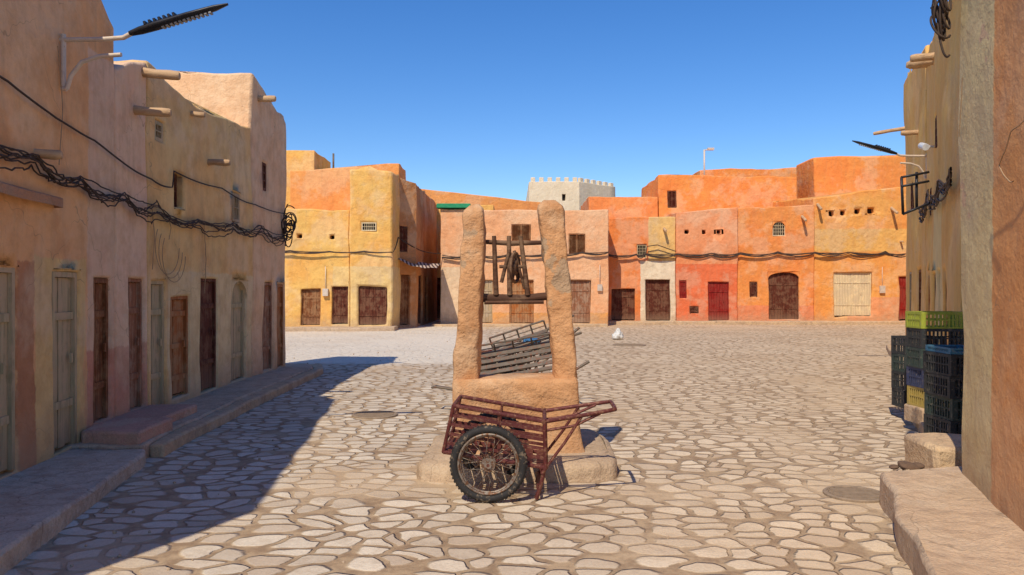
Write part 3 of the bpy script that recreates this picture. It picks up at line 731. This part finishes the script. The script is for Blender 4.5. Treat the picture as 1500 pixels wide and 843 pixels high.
# ================================================================ LAMPS
def street_lamp(name, base, head_dir, s=1.0):
    root = empty(name, base); root.rotation_euler = (0, 0, head_dir)
    bm = bmesh.new()
    tube(bm, [(.03, 0, -.42), (.03, 0, .05)], .022, 8)
    tube(bm, [(.03, 0, 0), (.4, 0, .0), (.58, 0, .01), (.68, 0, .06)], .022, 8)
    tube(bm, [(.06, .0, -.44), (.10, 0, -.32), (.2, 0, -.2), (.36, 0, -.15), (.56, 0, -.14)], .02, 8)
    tube(bm, [(-.1, 0, -.42), (.06, 0, -.44)], .02, 8); tube(bm, [(-.1, 0, 0), (.04, 0, 0)], .02, 8)
    obj('bracket', bm, M_WHITEM, root, smooth=50)
    bm = bmesh.new()
    R = Matrix.Translation((.64, 0, .045)) @ Matrix.Rotation(-.27, 4, 'Y')
    prof = [(0, .03, .022), (.1, .045, .034), (.25, .06, .036), (.55, .06, .03), (.8, .042, .024), (.92, .012, .01)]
    rings = [[R @ Vector((x, math.cos(a)*w, math.sin(a)*h)) for a in [2*math.pi*k/14 for k in range(14)]] for x, w, h in prof]
    loft(bm, rings)
    for k in range(7): box(bm, (.16+k*.045, -.05, .02), (.18+k*.045, .05, .05), R)
    for k in range(12): box(bm, (.3+k*.04, -.028, -.040), (.322+k*.04, .028, -.026), R, 1)
    obj('led_head', bm, [M_LAMP, plain('lamp_lens', (.4, .4, .38), .2)], root, smooth=40)
    root.scale = (s, s, s); return root
street_lamp('street_lamp', (-4.23, 7.35, 3.99), math.radians(-3), 1.05)
street_lamp('street_lamp', (8.62, 16.25, 4.42), math.radians(182), 1.05)
root = empty('street_lamp', (10.9, 44.5, 7.9)); bm = bmesh.new()
tube(bm, [(0, 0, -.3), (0, 0, 1.7)], .05, 8); tube(bm, [(0, 0, 1.65), (.25, -.1, 1.72)], .03, 8); box(bm, (.15, -.25, 1.65), (.5, .0, 1.77))
obj('pole', bm, M_WHITEM, root)
root = empty('roof_pipe', (-9.1, 40, 7.6)); bm = bmesh.new(); tube(bm, [(0, 0, 0), (0, 0, 1.0)], .05, 8); obj('pipe', bm, M_GREYM, root)
root = empty('security_camera', (7.3, 14.0, 4.2)); bm = bmesh.new()
tube(bm, [(.3, 0, 0), (0, 0, 0)], .025, 8); tube(bm, [(0, 0, .02), (-.05, -.25, -.05)], .06, 10); obj('body', bm, plain('white_plastic', (.7, .7, .68), .4), root, smooth=40)
def wallx(Y):
    pts = [(2, -3.57), (7.98, -4.3), (9.59, -4.456), (13.6, -4.497), (15.5, -4.46)]
    for (a, xa), (b, xb) in zip(pts, pts[1:]):
        if Y <= b: return xa+(xb-xa)*(Y-a)/(b-a)
    return pts[-1][1]
slab('lintel_ledge', [(wallx(5.3)-.05, 5.3), (wallx(5.3)+.10, 5.3), (wallx(7.2)+.09, 7.2), (wallx(7.2)-.05, 7.2)], 2.50, concrete('terracotta_ledge', (.50, .26, .14), (.42, .22, .12)), z0=2.41, wa=.02, bev=.015)

# ================================================================ CABLES
lines = []
keysY = [2.2, 4, 5.6, 6.7, 7.6, 8.7, 9.7, 11, 12.4, 13.8, 15.3]
keysZ = [3.0, 2.85, 2.84, 2.76, 2.72, 2.70, 2.64, 2.62, 2.64, 2.68, 2.70]
for s in range(8):
    rnd = random.Random(s)
    k = [(wallx(y_)+.06+rnd.uniform(0, .04), y_, z_+rnd.uniform(-.05, .05)) for y_, z_ in zip(keysY, keysZ)]
    lines.append(interp(k, 14, .07+.015*s, .03+.014*s, s))
cable('power_cable', lines, .0075, M_CABLE)
k = [(wallx(y_)+.05, y_, z_) for y_, z_ in ((2.2, 3.8), (5, 3.5), (6.3, 3.32), (8, 3.17), (9.6, 3.0), (10.2, 2.98), (10.25, 3.2), (12, 3.2), (13.6, 3.12), (15.4, 3.15))]
cable('power_cable', [interp(k, 10, .012, .03, 3)], .010, M_CABLE)
lines = []
for s, (y_, z0, z1) in enumerate(((9.62, 2.7, 1.9), (10.1, 2.6, 2.3), (11.3, 2.6, 1.6), (7.2, 3.9, 2.8))):
    lines.append(interp([(wallx(y_)+.04, y_, z0), (wallx(y_)+.04, y_+.08, (z0+z1)/2), (wallx(y_)+.04, y_+.02, z1)], 8, .02, 0, s))
for s in range(3):
    y_ = 9.75+s*.1; lines.append([Vector((wallx(y_)+.05, y_+.35*math.sin(a)+.3, 2.2+.35*math.cos(a)-.05*s)) for a in [math.pi*.5+math.pi*1.2*t/14 for t in range(15)]])
cable('power_cable', lines, .005, M_CABLEP)
def tangle(c, rx, rz, n, seed, turns=2.2):
    out = []
    for s in range(n):
        rnd = random.Random(seed+s); ph = rnd.uniform(0, 6); k = 16
        cx, cy, cz = c[0]+rnd.uniform(-.03, .03), c[1]+rnd.uniform(-.05, .05), c[2]+rnd.uniform(-.5, .5)*rz
        rr = rnd.uniform(.4, 1)*rx; rh = rnd.uniform(.4, 1)*rz
        out.append([Vector((cx+rr*math.cos(ph+turns*6.28*t/k)*(1-.3*t/k), cy+rr*math.cos(ph+1+turns*5*t/k), cz+rh*math.sin(ph+turns*6.28*t/k)*.6-rh*(t/k-.5))) for t in range(k)])
    return out
cable('power_cable', tangle((-4.36, 15.35, 2.85), .12, .42, 6, 50), .011, M_CABLE, kind='NURBS')
lines = []
for s in range(5):
    rnd = random.Random(90+s)
    ks = [(x_, 37.82, 3.38+rnd.uniform(-.06, .06)+(.05 if x_ > 12 else 0)) for x_ in (4.5, 6.0, 6.4, 8.0, 9.6, 11, 12.8, 14.6, 16.2, 18, 19.2)]
    lines.append(interp(ks, 8, .05, .05+.03*s, s))
    ks = [(x_, 35.86, 3.25+rnd.uniform(-.06, .06)+.02*x_) for x_ in (-3.2, -1.5, 0, 1.6, 3.2, 4.4)]
    lines.append(interp(ks, 8, .05, .05+.02*s, s+9))
    ks = [(x_, 31.85, 3.2+rnd.uniform(-.04, .04)) for x_ in (-11, -9, -7.4, -6, -4.9)]
    if s < 3: lines.append(interp(ks, 8, .04, .05, s+5))
lines.append(interp([(6.45, 37.8, 3.35), (6.5, 37.8, 3.75), (7.0, 37.8, 3.8), (7.6, 37.8, 3.6), (7.9, 37.75, 3.5)], 5, .03, .0, 1))
cable('power_cable', lines, .022, M_CABLE)
cable('power_cable', [interp([(-4.9, 31.85, 3.2), (-4.85, 33.5, 3.9), (-3.25, 35.85, 3.3)], 10, .03, .2, 2)], .02, M_CABLE)
lines = []
for s in range(6):
    rnd = random.Random(30+s)
    ks = [(8.55-.464*t-.14, 16.2-t, zz+rnd.uniform(-.12, .12)) for t, zz in ((0, 3.3), (1.2, 3.15), (2.4, 3.3), (3.6, 3.05), (5, 3.1), (6.8, 3.0))]
    lines.append(interp(ks, 10, .14, .08, s+40))
cable('power_cable', lines, .014, M_CABLE)
cable('power_cable', tangle((3.31, 6.08, 3.85), .1, .35, 7, 70), .009, M_CABLE, kind='NURBS')
lines = [interp([(2.9, 4.3, 2.7), (3.02, 4.75, 2.62), (3.1, 5.0, 2.45), (3.0, 4.7, 2.3)], 8, .02, .02, 1), interp([(3.3, 5.75, 3.2), (3.36, 5.9, 2.8)], 8, .02, 0, 2)]
cable('power_cable', lines, .004, M_CABLEP, kind='NURBS')
root = empty('wall_bracket', (6.9, 13.0, 3.6)); bm = bmesh.new()
for a, b in (((0, 0, 0), (-.5, -.1, -.1)), ((-.5, -.1, -.1), (-.45, -.05, -.7)), ((0, 0, -.15), (-.5, -.1, -.25)), ((-.45, -.05, -.7), (.05, 0, -.5)), ((-.2, 0, 0), (-.2, 0, -.6))):
    tube(bm, [a, b], .022, 6)
obj('frame', bm, M_LAMP, root)

# ================================================================ AWNING over alley
def stripes():
    n = N('striped_awning_cloth'); x, y, z = n.sep(n.pos)
    w = n.m('SINE', n.m('MULTIPLY', n.m('ADD', x, n.m('MULTIPLY', y, .2)), 36.))
    col = n.mix(n.rng(w, -.2, .2), (.08, .05, .045), (.55, .42, .32))
    return n.fin(col, .9)
bm = bmesh.new(); nx, ny = 18, 6; gv = []
for j in range(ny+1):
    for i in range(nx+1):
        u = i/nx; v = j/ny
        gv.append(bm.verts.new((-4.95+1.7*u, 33.3+1.9*v+.6*u, 3.0-.4*u+.25*v-.28*4*u*(1-u)*.5+noise.noise(Vector((u*4, v*3, 0)))*.06)))
for j in range(ny):
    for i in range(nx): a = j*(nx+1)+i; bm.faces.new((gv[a], gv[a+1], gv[a+nx+2], gv[a+nx+1]))
o = obj('awning', bm, stripes(), smooth=180); sm = o.modifiers.new('s', 'SOLIDIFY'); sm.thickness = .01

# ================================================================ SMALL THINGS
M_IRON = plain('cast_iron_dusty', (.34, .25, .17), .8, .1, .3, 20)
def manhole(x, y, r):
    bm = bmesh.new()
    loft(bm, [[Vector((math.cos(a)*rr, math.sin(a)*rr, z_)) for a in [2*math.pi*k/32 for k in range(32)]] for rr, z_ in ((r, -.03), (r, .012), (r*.97, .018), (r*.88, .018), (r*.87, .012))])
    for i in range(-4, 5):
        w = math.sqrt(max(0, (r*.82)**2-(i*r*.18)**2)); box(bm, (-w, i*r*.18-.012, .0125), (w, i*r*.18+.012, .018))
    obj('manhole_cover', bm, M_IRON, None, loc=(x, y, .006))
manhole(-1.8, 10.3, .30); manhole(3.5, 23.4, .5); manhole(2.75, 6.3, .24)
bm = bmesh.new(); bmesh.ops.create_icosphere(bm, subdivisions=4, radius=1)
for v in bm.verts:
    c = v.co.copy(); k = 1+.4*noise.noise(c*1.8+Vector((4, 0, 0)))+.15*noise.noise(c*5)
    v.co = Vector((c.x*.17*k, c.y*.14*k, max(-.11, c.z*.15*k)))
    if c.z > .75: v.co += Vector((.03, 0, .1*(c.z-.75)*4))
obj('plastic_bag', bm, plain('white_bag', (.7, .68, .62), .5), None, smooth=60, loc=(3.5, 26.0, .12))
bm = bmesh.new(); rnd = random.Random(5)
for k in range(620):
    if k < 400: x, y = rnd.uniform(-3.3, 6), rnd.uniform(4, 16)
    elif k < 500: x, y = rnd.uniform(2.6, 4.2), rnd.uniform(5.9, 8)
    else: x, y = rnd.uniform(-6, 14), rnd.uniform(16, 36)
    s = rnd.uniform(.005, .015)*(1 if k < 500 else 1.6)
    Mx = Matrix.Translation((x, y, s*.4)) @ Matrix.Rotation(rnd.uniform(0, 6), 4, 'Z')
    r = bmesh.ops.create_icosphere(bm, subdivisions=1, radius=s, matrix=Mx)
    for v in r['verts']: v.co += noise.noise_vector(v.co*40)*s*.3; 
obj('gravel', bm, plain('pebble', (.48, .35, .23), .9))
bm = bmesh.new()
for k, (x, y, s) in enumerate(((3.12, 6.2, .075), (3.22, 6.24, .05), (3.02, 6.22, .035))):
    r = bmesh.ops.create_icosphere(bm, subdivisions=3, radius=s, matrix=Matrix.Translation((x, y, .25+s*.2)))
    for v in r['verts']: v.co += noise.noise_vector(v.co*9)*s*.5; v.co.z = .24+(v.co.z-.24)*.6
obj('rubble', bm, plain('earth_clod', (.16, .10, .065), .95), smooth=30)

# ================================================================ LIGHT, SKY, CAMERA
EL = math.radians(50); AZ = Vector((.40, .917)).normalized()
sun = bpy.data.lights.new('sun', 'SUN'); sun.energy = 4.2; sun.angle = math.radians(.53); sun.color = (1, .90, .74)
so = bpy.data.objects.new('sun', sun); C.objects.link(so)
dirv = Vector((AZ.x*math.cos(EL), AZ.y*math.cos(EL), -math.sin(EL)))
so.rotation_euler = dirv.to_track_quat('-Z', 'Y').to_euler(); so.location = (-20, -20, 30)
w = bpy.data.worlds.new('World'); bpy.context.scene.world = w; w.use_nodes = True
nt = w.node_tree; bg = nt.nodes['Background']; sky = nt.nodes.new('ShaderNodeTexSky')
sky.sky_type = 'NISHITA'; sky.sun_disc = False; sky.sun_elevation = EL
sky.sun_rotation = math.atan2(-AZ.x, -AZ.y) % (2*math.pi)
sky.altitude = 1200; sky.air_density = 1.15; sky.dust_density = .1; sky.ozone_density = 3.8
hs = nt.nodes.new('ShaderNodeHueSaturation'); hs.inputs['Saturation'].default_value = 1.30; hs.inputs['Hue'].default_value = .510
nt.links.new(sky.outputs[0], hs.inputs['Color']); nt.links.new(hs.outputs[0], bg.inputs[0]); bg.inputs[1].default_value = .15
cam = bpy.data.cameras.new('camera'); cam.sensor_width = 36; cam.lens = 27.6; cam.clip_end = 2000; cam.shift_y = .0023
co = bpy.data.objects.new('camera', cam); C.objects.link(co); co.location = (0, 0, 1.65); co.rotation_euler = (math.radians(90), 0, 0)
bpy.context.scene.camera = co
vs = bpy.context.scene.view_settings; vs.view_transform = 'Standard'; vs.look = 'None'; vs.exposure = 0
